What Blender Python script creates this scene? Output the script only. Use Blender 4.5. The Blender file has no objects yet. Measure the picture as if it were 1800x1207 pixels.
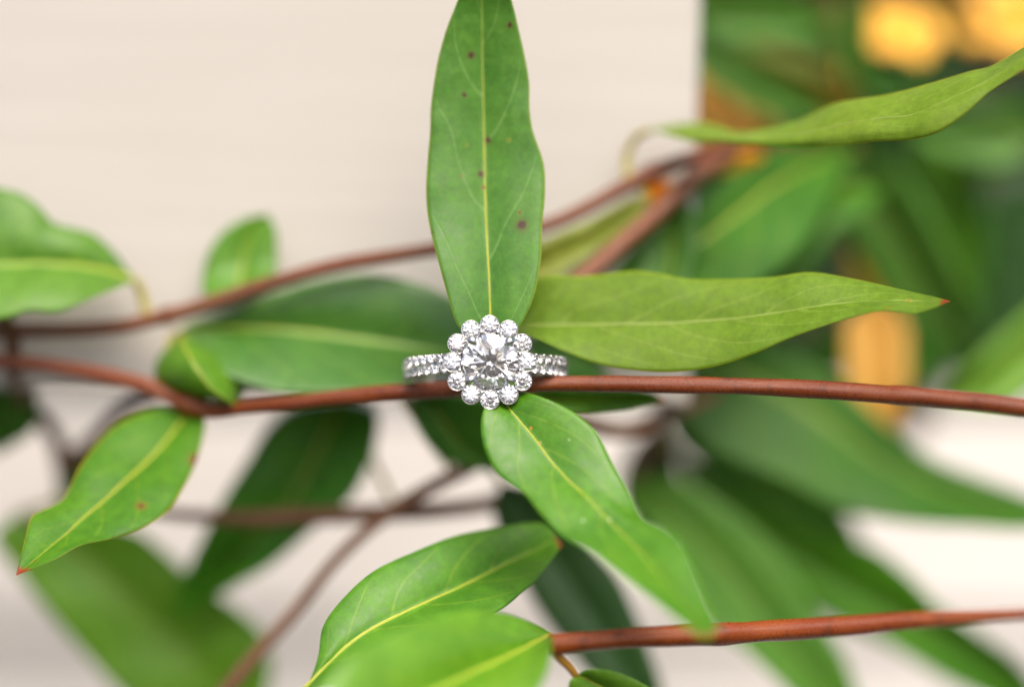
import bpy, bmesh, math, random
from mathutils import Vector, Matrix, Euler, noise as mnoise
from math import radians, sin, cos, pi, tan

SC = bpy.context.scene
COL = SC.collection
MM = 0.001
H = 0.900          # height of the lens axis above the ground (m)
D = 350.0          # lens to focus plane (mm)
S = 0.07           # mm per photo pixel in the focus plane

# ---------------------------------------------------------------- camera
cam = bpy.data.cameras.new("camera")
cam.lens = 100; cam.sensor_width = 36; cam.sensor_fit = 'HORIZONTAL'
cam.clip_start = 0.02; cam.clip_end = 200
cam.dof.use_dof = True; cam.dof.focus_distance = 0.3512; cam.dof.aperture_fstop = 3.2
camo = bpy.data.objects.new("camera", cam); COL.objects.link(camo)
camo.location = (0, -D * MM, H); camo.rotation_euler = (pi / 2, 0, 0)
SC.camera = camo

# ---------------------------------------------------------------- sky and sun (bright overcast)
SUN_EL, SUN_AZ = 50, 12     # elevation; azimuth measured from behind the camera, positive = from the right
w = bpy.data.worlds.new("World"); SC.world = w; w.use_nodes = True
nt = w.node_tree; nt.nodes.clear()
sky = nt.nodes.new('ShaderNodeTexSky'); sky.sky_type = 'NISHITA'; sky.sun_disc = False
sky.sun_elevation = radians(SUN_EL)
sdir = Vector((sin(radians(SUN_AZ)) * cos(radians(SUN_EL)), -cos(radians(SUN_AZ)) * cos(radians(SUN_EL)), sin(radians(SUN_EL))))
sky.sun_rotation = math.atan2(sdir.x, sdir.y)
sky.air_density = 0.6; sky.dust_density = 4.0; sky.ozone_density = 0.0
bg = nt.nodes.new('ShaderNodeBackground'); bg.inputs['Strength'].default_value = 0.12
wo = nt.nodes.new('ShaderNodeOutputWorld')
nt.links.new(sky.outputs[0], bg.inputs[0]); nt.links.new(bg.outputs[0], wo.inputs[0])
sun = bpy.data.lights.new("sun", 'SUN'); sun.energy = 1.5; sun.angle = radians(40); sun.color = (1.0, 0.94, 0.83)
suno = bpy.data.objects.new("sun", sun); COL.objects.link(suno)
suno.rotation_euler = sdir.to_track_quat('Z', 'Y').to_euler(); suno.location = (0, -1, 3)
SC.view_settings.view_transform = 'Standard'; SC.view_settings.look = 'None'
SC.view_settings.gamma = 1; SC.view_settings.exposure = 0.95
SC.view_settings.use_curve_mapping = False
SC.render.engine = 'CYCLES'
cy = SC.cycles
cy.max_bounces = 18; cy.transmission_bounces = 18; cy.glossy_bounces = 8; cy.diffuse_bounces = 5
cy.caustics_reflective = False; cy.caustics_refractive = False; cy.blur_glossy = 0.0
cy.use_denoising = True
try: cy.denoiser = 'OPENIMAGEDENOISE'
except Exception: pass

# ---------------------------------------------------------------- helpers
def P(px, py, z):
    """a point of the photograph (px, py) standing z mm behind the focus plane, in metres"""
    f = (D + z) / D
    return Vector(((px - 900) * S * f * MM, z * MM, H - (py - 603.5) * S * f * MM))

def srgb(r, g, b):
    def c(v):
        v /= 255.0
        return v / 12.92 if v <= 0.04045 else ((v + 0.055) / 1.055) ** 2.4
    return (c(r), c(g), c(b), 1)

def cr(pts, t):
    n = len(pts) - 1
    x = min(max(t, 0), 1) * n
    i = min(int(x), n - 1); u = x - i
    p1, p2 = pts[i], pts[i + 1]
    p0 = pts[i - 1] if i > 0 else p1 * 2 - p2
    p3 = pts[i + 2] if i + 2 <= n else p2 * 2 - p1
    return 0.5 * ((2 * p1) + (p2 - p0) * u + (2 * p0 - 5 * p1 + 4 * p2 - p3) * u * u + (3 * p1 - p0 - 3 * p2 + p3) * u ** 3)

def crf(vals, t):
    return cr([Vector((v, 0, 0)) for v in vals], t).x

def link(name, me, parent=None, mats=()):
    o = bpy.data.objects.new(name, me); COL.objects.link(o)
    if parent: o.parent = parent
    for m in mats: me.materials.append(m)
    return o

def thing(name, loc, label, cat, group=None):
    o = bpy.data.objects.new(name, None); COL.objects.link(o)
    o.empty_display_size = 0.01
    o.location = loc; o['label'] = label; o['category'] = cat
    if group: o['group'] = group
    return o

def mesh(name, vs, fs, smooth=True, org=None, uvs=None, midx=None):
    me = bpy.data.meshes.new(name)
    if org is not None: vs = [v - org for v in vs]
    me.from_pydata([tuple(v) for v in vs], [], fs)
    if uvs is not None:
        l = me.uv_layers.new(name="UVMap")
        for lp in me.loops: l.data[lp.index].uv = uvs[lp.vertex_index]
    if midx is not None:
        me.polygons.foreach_set('material_index', midx)
    if smooth: me.polygons.foreach_set('use_smooth', [True] * len(me.polygons))
    me.update()
    return me

# ---------------------------------------------------------------- node material helpers
class NB:
    def __init__(s, name):
        s.m = bpy.data.materials.new(name); s.m.use_nodes = True
        s.t = s.m.node_tree; s.t.nodes.clear()
    def n(s, ty, **kw):
        nd = s.t.nodes.new(ty)
        for k, v in kw.items(): setattr(nd, k, v)
        return nd
    def set(s, sock, v):
        if isinstance(v, bpy.types.NodeSocket): s.t.links.new(v, sock)
        else: sock.default_value = v
    def math(s, op, a, b=0.0, c=None, clamp=False):
        nd = s.n('ShaderNodeMath', operation=op, use_clamp=clamp)
        s.set(nd.inputs[0], a); s.set(nd.inputs[1], b)
        if c is not None: s.set(nd.inputs[2], c)
        return nd.outputs[0]
    def step(s, v, a, b, lo=0.0, hi=1.0):
        nd = s.n('ShaderNodeMapRange', interpolation_type='SMOOTHSTEP')
        s.set(nd.inputs[0], v); s.set(nd.inputs[1], a); s.set(nd.inputs[2], b); s.set(nd.inputs[3], lo); s.set(nd.inputs[4], hi)
        return nd.outputs[0]
    def mix(s, f, a, b):
        nd = s.n('ShaderNodeMix', data_type='RGBA')
        s.set(nd.inputs[0], f); s.set(nd.inputs[6], a); s.set(nd.inputs[7], b)
        return nd.outputs[2]
    def noise(s, vec, scale, detail=4, rough=0.55):
        nd = s.n('ShaderNodeTexNoise')
        s.t.links.new(vec, nd.inputs['Vector'])
        nd.inputs['Scale'].default_value = scale; nd.inputs['Detail'].default_value = detail; nd.inputs['Roughness'].default_value = rough
        return nd.outputs['Fac']
    def out(s, sh):
        o = s.n('ShaderNodeOutputMaterial'); s.t.links.new(sh, o.inputs[0]); return s.m

def leaf_mat(name, c1, c2, vein, rim=None, tip=None, spots=(), rough=0.48, trans=0.25, veins=0.22, mid=0.035, nv=7, dust=0.0, tipstart=0.975, spec=0.55, bump=0.4, sv=None, blot=None):
    b = NB(name)
    uv = b.n('ShaderNodeUVMap').outputs[0]
    sep = b.n('ShaderNodeSeparateXYZ'); b.t.links.new(uv, sep.inputs[0])
    u, v = sep.outputs[0], sep.outputs[1]
    v = b.math('MULTIPLY_ADD', v, 2.0, -1.0)
    av = b.math('ABSOLUTE', v)
    oc = b.n('ShaderNodeTexCoord').outputs['Object']
    n1 = b.noise(oc, 160, 5); n2 = b.noise(oc, 900, 4); n3 = b.noise(oc, 3500, 2)
    col = b.mix(b.step(n1, 0.35, 0.65), c1, c2)
    dk = b.math('MULTIPLY', b.step(n2, 0.3, 0.75, 0.88, 1.1), b.step(b.noise(oc, 2200, 2), 0.3, 0.7, 0.95, 1.05))
    hsv = b.n('ShaderNodeHueSaturation'); b.t.links.new(col, hsv.inputs['Color']); b.t.links.new(dk, hsv.inputs['Value']); col = hsv.outputs[0]
    col = b.mix(b.step(b.noise(oc, 48, 3), 0.45, 0.75, 0.0, 0.25), col, (c2[0] * 1.3, c2[1] * 1.08, c2[2] * 0.7, 1))
    # secondary veins: sweep forward from the midrib and arc along the margin
    wob = b.math('MULTIPLY_ADD', b.noise(oc, 70, 1), 0.7, -0.35)
    a2 = b.math('POWER', av, 1.35)
    s = b.math('MULTIPLY', u, float(nv))
    s = b.math('SUBTRACT', s, b.math('MULTIPLY', a2, nv * 0.26))
    s = b.math('ADD', s, wob)
    s = b.math('ADD', s, b.math('MULTIPLY', b.math('GREATER_THAN', v, 0.0), 0.43))
    fr = b.math('ABSOLUTE', b.math('SUBTRACT', b.math('FRACT', s), 0.5))
    vm = b.step(fr, 0.0, 0.010 * nv, 1.0, 0.0)
    vm = b.math('MULTIPLY', vm, b.step(av, 0.75, 0.98, 1.0, 0.0))
    vm = b.math('MULTIPLY', vm, b.step(n2, 0.25, 0.6, 0.35, 1.0))
    vm = b.math('MULTIPLY', vm, veins)
    col = b.mix(vm, col, sv or vein)
    # fine net between the veins
    vo = b.n('ShaderNodeTexVoronoi', feature='DISTANCE_TO_EDGE'); b.t.links.new(oc, vo.inputs['Vector']); vo.inputs['Scale'].default_value = 900
    net = b.step(vo.outputs['Distance'], 0.0, 0.09, 1.0, 0.0)
    col = b.mix(b.math('MULTIPLY', net, 0.05 * min(1, veins * 2)), col, vein)
    wd = b.step(u, 0.0, 1.0, mid * 1.7, mid * 0.6)
    mm = b.math('SUBTRACT', 1.0, b.math('DIVIDE', av, wd), clamp=True)
    mm = b.step(mm, 0.0, 0.6)
    col = b.mix(mm, col, vein)
    if rim: col = b.mix(b.step(av, 0.955, 0.99, 0.0, 0.85), col, rim)
    if blot: col = b.mix(b.step(b.noise(oc, 260, 3), 0.58, 0.72, 0.0, 0.6), col, blot)
    if tip:
        tw = b.math('ADD', u, b.math('MULTIPLY_ADD', n2, 0.03, -0.015))
        col = b.mix(b.step(tw, tipstart - 0.02, tipstart + 0.012), col, tip)
    if spots:
        ocd = b.n('ShaderNodeVectorMath', operation='ADD'); b.t.links.new(oc, ocd.inputs[0])
        nc = b.n('ShaderNodeTexNoise'); b.t.links.new(oc, nc.inputs['Vector']); nc.inputs['Scale'].default_value = 1800
        sc2 = b.n('ShaderNodeVectorMath', operation='MULTIPLY_ADD'); b.t.links.new(nc.outputs['Color'], sc2.inputs[0])
        sc2.inputs[1].default_value = (0.0005,) * 3; sc2.inputs[2].default_value = (-0.00025,) * 3
        b.t.links.new(sc2.outputs[0], ocd.inputs[1])
        for (pos, r, c) in spots:
            d = b.n('ShaderNodeVectorMath', operation='DISTANCE'); b.t.links.new(ocd.outputs[0], d.inputs[0]); d.inputs[1].default_value = pos
            halo = b.step(d.outputs['Value'], r * 0.9, r * 2.2, 0.35, 0.0)
            col = b.mix(halo, col, (c[0] * 2.2, c[1] * 3.0, c[2] * 1.5, 1))
            col = b.mix(b.step(d.outputs['Value'], r * 0.55, r * 1.2, 0.93, 0.0), col, c)
    if dust > 0:
        v3 = b.n('ShaderNodeTexVoronoi'); b.t.links.new(oc, v3.inputs['Vector']); v3.inputs['Scale'].default_value = 620
        rnd = b.n('ShaderNodeSeparateColor'); b.t.links.new(v3.outputs['Color'], rnd.inputs[0])
        dm = b.math('MULTIPLY', b.step(v3.outputs['Distance'], 0.05, 0.11, 1.0, 0.0), b.math('GREATER_THAN', rnd.outputs[0], 1 - dust))
        col = b.mix(dm, col, srgb(235, 235, 215))
    pr = b.n('ShaderNodeBsdfPrincipled')
    b.t.links.new(col, pr.inputs['Base Color'])
    b.t.links.new(b.step(n2, 0.3, 0.7, rough - 0.06, rough + 0.08), pr.inputs['Roughness'])
    pr.inputs['Specular IOR Level'].default_value = spec
    h = b.math('ADD', b.math('MULTIPLY', n3, 0.35), b.math('MULTIPLY', n2, 0.8))
    h = b.math('SUBTRACT', h, b.math('MULTIPLY', vm, 1.6)); h = b.math('SUBTRACT', h, b.math('MULTIPLY', mm, 1.0))
    bp = b.n('ShaderNodeBump'); bp.inputs['Strength'].default_value = bump; bp.inputs['Distance'].default_value = 0.00014
    b.t.links.new(h, bp.inputs['Height']); b.t.links.new(bp.outputs[0], pr.inputs['Normal'])
    tr = b.n('ShaderNodeBsdfTranslucent')
    hs2 = b.n('ShaderNodeHueSaturation'); b.t.links.new(col, hs2.inputs['Color']); hs2.inputs['Value'].default_value = 1.9; hs2.inputs['Hue'].default_value = 0.485
    b.t.links.new(hs2.outputs[0], tr.inputs[0])
    ms = b.n('ShaderNodeMixShader'); ms.inputs[0].default_value = trans
    b.t.links.new(pr.outputs[0], ms.inputs[1]); b.t.links.new(tr.outputs[0], ms.inputs[2])
    return b.out(ms.outputs[0])

def stem_mat(name, c1, c2, c3, rough=0.29):
    b = NB(name)
    uv = b.n('ShaderNodeUVMap').outputs[0]
    mp = b.n('ShaderNodeMapping'); b.t.links.new(uv, mp.inputs[0]); mp.inputs['Scale'].default_value = (60, 3, 1)
    oc = b.n('ShaderNodeTexCoord').outputs['Object']
    st = b.noise(mp.outputs[0], 2.2, 4)
    n1 = b.noise(oc, 120, 4); n2 = b.noise(oc, 2600, 3)
    col = b.mix(b.step(n1, 0.35, 0.68), c1, c2)
    col = b.mix(b.math('MULTIPLY', b.step(st, 0.48, 0.72), 0.55), col, c3)
    col = b.mix(b.step(n2, 0.63, 0.74, 0.0, 0.4), col, srgb(170, 124, 86))
    col = b.mix(b.step(b.noise(oc, 420, 4), 0.56, 0.70, 0.0, 0.6), col, c3)
    pr = b.n('ShaderNodeBsdfPrincipled'); b.t.links.new(col, pr.inputs['Base Color'])
    b.t.links.new(b.step(n2, 0.3, 0.7, rough - 0.05, rough + 0.15), pr.inputs['Roughness'])
    bp = b.n('ShaderNodeBump'); bp.inputs['Strength'].default_value = 0.35; bp.inputs['Distance'].default_value = 0.0002
    b.t.links.new(b.math('ADD', st, b.math('MULTIPLY', n2, 0.5)), bp.inputs['Height']); b.t.links.new(bp.outputs[0], pr.inputs['Normal'])
    return b.out(pr.outputs[0])

def simple_mat(name, c, rough=0.5, metallic=0.0, var=0.0, scale=300, trans=0.0):
    b = NB(name)
    oc = b.n('ShaderNodeTexCoord').outputs['Object']
    n = b.noise(oc, scale, 4)
    hs = b.n('ShaderNodeHueSaturation'); hs.inputs['Color'].default_value = c
    b.t.links.new(b.step(n, 0.3, 0.7, 1 - var, 1 + var), hs.inputs['Value'])
    pr = b.n('ShaderNodeBsdfPrincipled'); b.t.links.new(hs.outputs[0], pr.inputs['Base Color'])
    pr.inputs['Roughness'].default_value = rough; pr.inputs['Metallic'].default_value = metallic
    if trans:
        tr = b.n('ShaderNodeBsdfTranslucent'); b.t.links.new(hs.outputs[0], tr.inputs[0])
        ms = b.n('ShaderNodeMixShader'); ms.inputs[0].default_value = trans
        b.t.links.new(pr.outputs[0], ms.inputs[1]); b.t.links.new(tr.outputs[0], ms.inputs[2])
        return b.out(ms.outputs[0])
    return b.out(pr.outputs[0])

# ---------------------------------------------------------------- shapes
def tube(name, pts, radii, mat, parent=None, org=None, seg=14, n=None, lump=0.0, seed=0, nodes=()):
    """swept round tube along a spline through world points (m); radii in mm; ends closed"""
    pts = [Vector(p) for p in pts]
    n = n or max(8, 10 * (len(pts) - 1))
    cs = [cr(pts, i / n) for i in range(n + 1)]
    vs, fs, uvs = [], [], []
    L = 0
    up = Vector((0.13, 0.2, 0.97))
    for i, c in enumerate(cs):
        tg = (cs[min(i + 1, n)] - cs[max(i - 1, 0)])
        if tg.length < 1e-9: tg = Vector((1, 0, 0))
        tg.normalize()
        a = tg.cross(up)
        if a.length < 1e-3: a = tg.cross(Vector((1, 0, 0)))
        a.normalize(); bb = tg.cross(a).normalized(); up = -bb if bb.dot(up) < 0 else bb
        if i: L += (c - cs[i - 1]).length
        t = i / n
        r = crf(radii, t) * MM if len(radii) > 1 else radii[0] * MM
        for (tn, amp, wd) in nodes: r *= 1 + amp * math.exp(-((t - tn) / wd) ** 2)
        for k in range(seg):
            an = 2 * pi * k / seg
            rr = r * (1 + lump * mnoise.noise(Vector((cos(an) * 1.5 + seed * 7, sin(an) * 1.5, L * 160))))
            vs.append(c + a * (cos(an) * rr) + bb * (sin(an) * rr)); uvs.append((k / seg, L * 20))
    for i in range(n):
        for k in range(seg):
            k2 = (k + 1) % seg
            fs.append((i * seg + k, i * seg + k2, (i + 1) * seg + k2, (i + 1) * seg + k))
    fs.append(tuple(range(seg))[::-1]); fs.append(tuple(n * seg + k for k in range(seg)))
    me = mesh(name, vs, fs, True, org, uvs)
    return link(name, me, parent, [mat])

YPET = None
def leaf(parent, st, z, mat_front, mat_back, fold=1.2, bulge=0.5, wave=0.5, thick=0.22, nu=56, nv=9, petiole=None, prad=(0.55, 0.45), midrib=True,
         midmat=None, seed=1, roll=None, label=None, spots=None, mrad=0.28, name='leaf', petmat=None):
    """st: stations base to tip, (left xy, midrib xy, right xy) on the photograph; z: depth of the midrib at each station in mm (number or list);
    roll: extra depth (left, right) in mm at each station"""
    n = len(st)
    zs = z if isinstance(z, (list, tuple)) else [z] * n
    if len(zs) != n: zs = [crf(list(zs), i / (n - 1)) for i in range(n)]
    rl = roll if isinstance(roll, list) else [roll or (0, 0)] * n
    if len(rl) != n: rl = [(crf([q[0] for q in rl], i / (n - 1)), crf([q[1] for q in rl], i / (n - 1))) for i in range(n)]
    Ls, Ms, Rs = [], [], []
    for i, s in enumerate(st):
        if len(s) == 2: l = m = r = s
        else: l, m, r = s
        e = 0 if len(s) == 2 else 1
        Ls.append(P(l[0], l[1], zs[i] + e * (rl[i][0] - fold * 0.5))); Ms.append(P(m[0], m[1], zs[i] + e * fold * 0.5)); Rs.append(P(r[0], r[1], zs[i] + e * (rl[i][1] - fold * 0.5)))
    org = parent.location.copy()
    def grid(off):
        vs = []
        for i in range(nu + 1):
            t = i / nu
            # ease so that rows crowd at the two ends
            t = 0.5 - 0.5 * cos(pi * t) if True else t
            l, m, r = cr(Ls, t), cr(Ms, t), cr(Rs, t)
            for j in range(-nv, nv + 1):
                a = abs(j) / nv
                p = m.lerp(l if j < 0 else r, a)
                wv = mnoise.noise(Vector((t * 9 + seed * 3.1, 2.0 * (1 if j > 0 else -1), seed))) * wave * a ** 2 * sin(pi * t) ** 0.5
                wv += 0.25 * wave * mnoise.noise(Vector((t * 22 + seed, a * 4 * (1 if j > 0 else -1), seed * 2.0)))* sin(pi * t)
                y = (-bulge * sin(pi * a) * sin(pi * t) + wv) * MM
                rimk = 1.0 if a < 0.999 else 0.25
                if i in (0, nu): rimk = 0.25
                q = p + Vector((0, y + off * MM * rimk, 0))
                vs.append(q)
        return vs
    A = grid(-thick / 2); B = grid(thick / 2)
    W = 2 * nv + 1; N = len(A)
    uvs = []
    for i in range(nu + 1):
        t = 0.5 - 0.5 * cos(pi * i / nu)
        for j in range(W): uvs.append((t, j / (2 * nv)))
    fs, mi = [], []
    for i in range(nu):
        for j in range(W - 1):
            a = i * W + j
            q = (a, a + 1, a + W + 1, a + W)
            fs.append(q); mi.append(0)
            fs.append(tuple(x + N for x in q[::-1])); mi.append(1)
    for i in range(nu):
        for j in (0, W - 1):
            a = i * W + j
            fs.append((a, a + W, a + W + N, a + N)); mi.append(0)
    for i in (0, nu):
        for j in range(W - 1):
            a = i * W + j
            fs.append((a, a + 1, a + 1 + N, a + N)); mi.append(0)
    me = mesh(name, A + B, fs, True, org, uvs * 2, mi)
    bm = bmesh.new(); bm.from_mesh(me); bmesh.ops.recalc_face_normals(bm, faces=bm.faces); bm.to_mesh(me); bm.free()
    mf = mat_front
    if callable(mf):
        # spots given as photo pixels -> nearest point of the blade, in mesh coordinates
        sp = []
        for (x, y, r, c) in (spots or ()):
            best = None
            for v in A:
                f = (D + v.y / MM) / D
                dx = v.x / (S * f * MM) + 900 - x; dy = (H - v.z) / (S * f * MM) + 603.5 - y
                d = dx * dx + dy * dy
                if best is None or d < best[0]: best = (d, v)
            q = best[1]
            sp.append((tuple(P(x, y, q.y / MM) - org), r * MM, c))
        mf = mf(sp)
    o = link(name, me, parent, [mf, mat_back])
    if label: o['label'] = label
    if midrib:
        mp = [cr(Ms, t) + Vector((0, (-thick * 0.5 + mrad * 0.42) * MM, 0)) for t in [0.01 + 0.93 * k / 14 for k in range(15)]]
        tube('midrib', mp, [mrad, mrad * 0.72, mrad * 0.45, mrad * 0.2], midmat or MID, o, org, seg=8, n=60)
    if petiole:
        pp = [P(*q) for q in petiole]
        tube('petiole', pp, prad, petmat or PET, o, org, seg=10, n=20)
    return o

# ---------------------------------------------------------------- materials
YV = srgb(170, 180, 60)
def G(name, a, b, vein=YV, **k):
    a = (a[0] * 1.03, a[1], a[2] * 0.6); b = (b[0] * 1.03, b[1], b[2] * 0.6)
    return leaf_mat(name, srgb(*a), srgb(*b), vein, **k)
BACK = G('leaf_underside', (120, 145, 62), (134, 156, 74), srgb(160, 172, 92), rough=0.55, trans=0.3, veins=0.3, rim=srgb(150, 165, 50))
MID = simple_mat('midrib_yellow', srgb(176, 180, 58), 0.45, var=0.08, trans=0.1)
MIDU = simple_mat('midrib_pale', srgb(158, 172, 92), 0.5, var=0.06, trans=0.1)
PET = simple_mat('petiole_yellow', srgb(160, 150, 62), 0.45, var=0.12)
PETO = simple_mat('petiole_ochre', srgb(176, 128, 40), 0.42, var=0.15)
STEM = stem_mat('stem_red_brown', srgb(112, 48, 12), srgb(126, 60, 20), srgb(76, 30, 8))
STEM2 = stem_mat('stem_orange_brown', srgb(128, 54, 8), srgb(142, 68, 12), srgb(92, 38, 8))
STEM3 = stem_mat('stem_grey_brown', srgb(108, 72, 46), srgb(124, 86, 60), srgb(82, 52, 34), rough=0.55)
STEM4 = stem_mat('stem_rose_brown', srgb(122, 72, 44), srgb(138, 88, 58), srgb(92, 52, 32))
GREEN = G('leaf_green', (56, 112, 28), (66, 124, 36), spec=0.4)
GREEN2 = G('leaf_bright_green', (84, 138, 36), (96, 150, 44))
DEEP = G('leaf_deep_green', (46, 104, 26), (56, 116, 32), srgb(120, 150, 50), veins=0.2)
BLUE = G('leaf_blue_green', (38, 78, 48), (46, 88, 54), srgb(80, 118, 70), veins=0.2)
GREY = G('leaf_grey_green', (66, 120, 58), (76, 130, 66), spec=0.5)
OLIVE = G('leaf_olive', (116, 132, 66), (126, 142, 78))
YELL = G('leaf_yellow', (232, 190, 70), (238, 200, 90), srgb(240, 210, 120), veins=0.2, trans=0.35)
AMBER = G('leaf_amber', (232, 190, 165), (226, 182, 150), srgb(236, 184, 110), veins=0.2, trans=0.3)
BROWNSPOT = srgb(70, 30, 26)

# ---------------------------------------------------------------- the setting
def box(name, x0, x1, y0, y1, z0, z1, mat, parent=None, bev=0.0015, org=None):
    bm = bmesh.new()
    bmesh.ops.create_cube(bm, size=1)
    c = Vector(((x0 + x1) / 2, (y0 + y1) / 2, (z0 + z1) / 2))
    o_ = org if org is not None else Vector((0, 0, 0))
    for v in bm.verts: v.co = Vector((v.co.x * (x1 - x0), v.co.y * (y1 - y0), v.co.z * (z1 - z0))) + c - o_
    if bev: bmesh.ops.bevel(bm, geom=bm.edges[:], offset=bev, segments=3, profile=0.5, affect='EDGES')
    me = bpy.data.meshes.new(name); bm.to_mesh(me); bm.free()
    return link(name, me, parent, [mat])

def paint_mat(name, ca, cb, cc, cd):
    b = NB(name)
    oc = b.n('ShaderNodeTexCoord').outputs['Object']
    mp = b.n('ShaderNodeMapping'); b.t.links.new(oc, mp.inputs[0]); mp.inputs['Scale'].default_value = (10, 60, 260)
    g = b.noise(mp.outputs[0], 1.0, 5); n1 = b.noise(oc, 22, 3)
    mp2 = b.n('ShaderNodeMapping'); b.t.links.new(oc, mp2.inputs[0]); mp2.inputs['Scale'].default_value = (30, 90, 160)
    g2 = b.noise(mp2.outputs[0], 1.0, 3)
    col = b.mix(b.step(g, 0.3, 0.7), ca, cb)
    col = b.mix(b.step(g2, 0.50, 0.78, 0.0, 0.25), col, cc)
    col = b.mix(b.step(n1, 0.4, 0.75, 0.0, 0.3), col, cd)
    pr = b.n('ShaderNodeBsdfPrincipled'); b.t.links.new(col, pr.inputs['Base Color']); pr.inputs['Roughness'].default_value = 0.55
    bp = b.n('ShaderNodeBump'); bp.inputs['Strength'].default_value = 0.35; bp.inputs['Distance'].default_value = 0.0003
    b.t.links.new(g, bp.inputs['Height']); b.t.links.new(bp.outputs[0], pr.inputs['Normal'])
    return b.out(pr.outputs[0])
PAINT = paint_mat('beige_painted_wood', srgb(186, 181, 173), srgb(190, 185, 177), srgb(178, 171, 161), srgb(181, 175, 165))
PAINTW = paint_mat('white_painted_wood', srgb(214, 209, 203), srgb(218, 213, 208), srgb(204, 197, 189), srgb(208, 202, 194))

def ground_mat():
    b = NB('unseen_bounce_ground')
    oc = b.n('ShaderNodeTexCoord').outputs['Object']
    n = b.noise(oc, 40, 6)
    col = b.mix(b.step(n, 0.3, 0.7), srgb(62, 60, 57), srgb(78, 76, 72))
    pr = b.n('ShaderNodeBsdfPrincipled'); b.t.links.new(col, pr.inputs['Base Color']); pr.inputs['Roughness'].default_value = 0.9
    return b.out(pr.outputs[0])
g = link('ground', mesh('ground', [Vector(v) for v in ((-60, -60, 0), (60, -60, 0), (60, 60, 0), (-60, 60, 0))], [(0, 1, 2, 3)], False), None, [ground_mat()])  # unseen ground added for bounce light, kept dark for contrast in the diamonds
g['kind'] = 'structure'

# white board: front face at 34 mm, its end edge seen at x = 1215..1228
a = P(1213, 716, 34)
board = box('wooden_board', -0.75, a.x, 0.034, 0.050, a.z, a.z + 0.115, PAINT, bev=0.001, org=Vector((a.x, 0.05, a.z)))
board.location = (a.x, 0.05, a.z); board.rotation_euler = (0, radians(1.6), 0)
board['label'] = 'wide off-white painted board behind the upright leaf, ending in a straight vertical edge'; board['category'] = 'board'
# lower clapboard wall
wl = thing('clapboard_wall', P(900, 1700, 230), 'off-white clapboard wall low behind the vines, showing beyond the board under the ring stem', 'wall')
wtop = P(900, 706, 222).z; lap = P(900, 1093, 220).z
def clap(zt, zb, yf, yb):
    o_ = wl.location.copy()
    x0, x1 = -1.2, 1.2
    vs = [Vector((x, y, z)) for x in (x0, x1) for (y, z) in ((yf, zb), (yf + 0.003, zt), (yb, zt), (yb - 0.0005, zb))]
    fs = [(0, 1, 2, 3), (7, 6, 5, 4), (0, 4, 5, 1), (1, 5, 6, 2), (2, 6, 7, 3), (3, 7, 4, 0)]
    me = mesh('clapboard', vs, fs, False, o_)
    link('clapboard', me, wl, [PAINTW])
clap(wtop, lap, 0.220, 0.240)
clap(lap + 0.012, lap - 0.11, 0.2215, 0.250)
clap(lap - 0.098, lap - 0.23, 0.2235, 0.260)

# ================================================================ the ring
METAL = NB('white_gold'); _p = METAL.n('ShaderNodeBsdfPrincipled')
_p.inputs['Base Color'].default_value = (0.62, 0.615, 0.61, 1); _p.inputs['Metallic'].default_value = 1; _p.inputs['Roughness'].default_value = 0.14
METAL = METAL.out(_p.outputs[0])
DIA = NB('diamond'); _g = DIA.n('ShaderNodeBsdfGlass'); _g.inputs['IOR'].default_value = 2.42; _g.inputs['Roughness'].default_value = 0.0
_g.inputs['Color'].default_value = (0.94, 0.94, 0.945, 1); DIA = DIA.out(_g.outputs[0])

def brilliant(name, R):
    """round brilliant, table towards -Y, girdle in the plane y = 0 (m)"""
    tc, tp = tan(radians(34.5)), tan(radians(40.8))
    vs, fs = [], []
    def add(r, an, h): vs.append(Vector((r * R * cos(an), -h * R, r * R * sin(an)))); return len(vs) - 1
    gt = 0.02
    e = pi / 8
    T = [add(0.56, 2 * e * k, 0.44 * tc + gt) for k in range(8)]
    St = [add(0.785, 2 * e * k + e, (1 - 0.785 * cos(e)) * tc + gt) for k in range(8)]
    Gt = [add(1, e * k, gt) for k in range(16)]
    Gb = [add(1, e * k, -gt) for k in range(16)]
    Lw = [add(0.22, 2 * e * k + e, -(1 - 0.22 * cos(e)) * tp - gt) for k in range(8)]
    C = add(0, 0, -tp - gt)
    fs.append(tuple(T))
    for k in range(8):
        k1 = (k + 1) % 8; km = (k - 1) % 8
        fs.append((T[k], St[k], T[k1])); fs.append((T[k], St[km], Gt[2 * k], St[k]))
        fs.append((St[k], Gt[2 * k], Gt[2 * k + 1])); fs.append((St[k], Gt[2 * k + 1], Gt[(2 * k + 2) % 16]))
        fs.append((C, Lw[k], Gb[2 * k], Lw[km]))
        fs.append((Lw[k], Gb[2 * k + 1], Gb[2 * k])); fs.append((Lw[k], Gb[(2 * k + 2) % 16], Gb[2 * k + 1]))
    for k in range(16):
        k1 = (k + 1) % 16; fs.append((Gt[k], Gb[k], Gb[k1], Gt[k1]))
    me = mesh(name, vs, fs, False)
    bm = bmesh.new(); bm.from_mesh(me); bmesh.ops.recalc_face_normals(bm, faces=bm.faces); bm.to_mesh(me); bm.free()
    me.materials.append(DIA)
    return me

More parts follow.
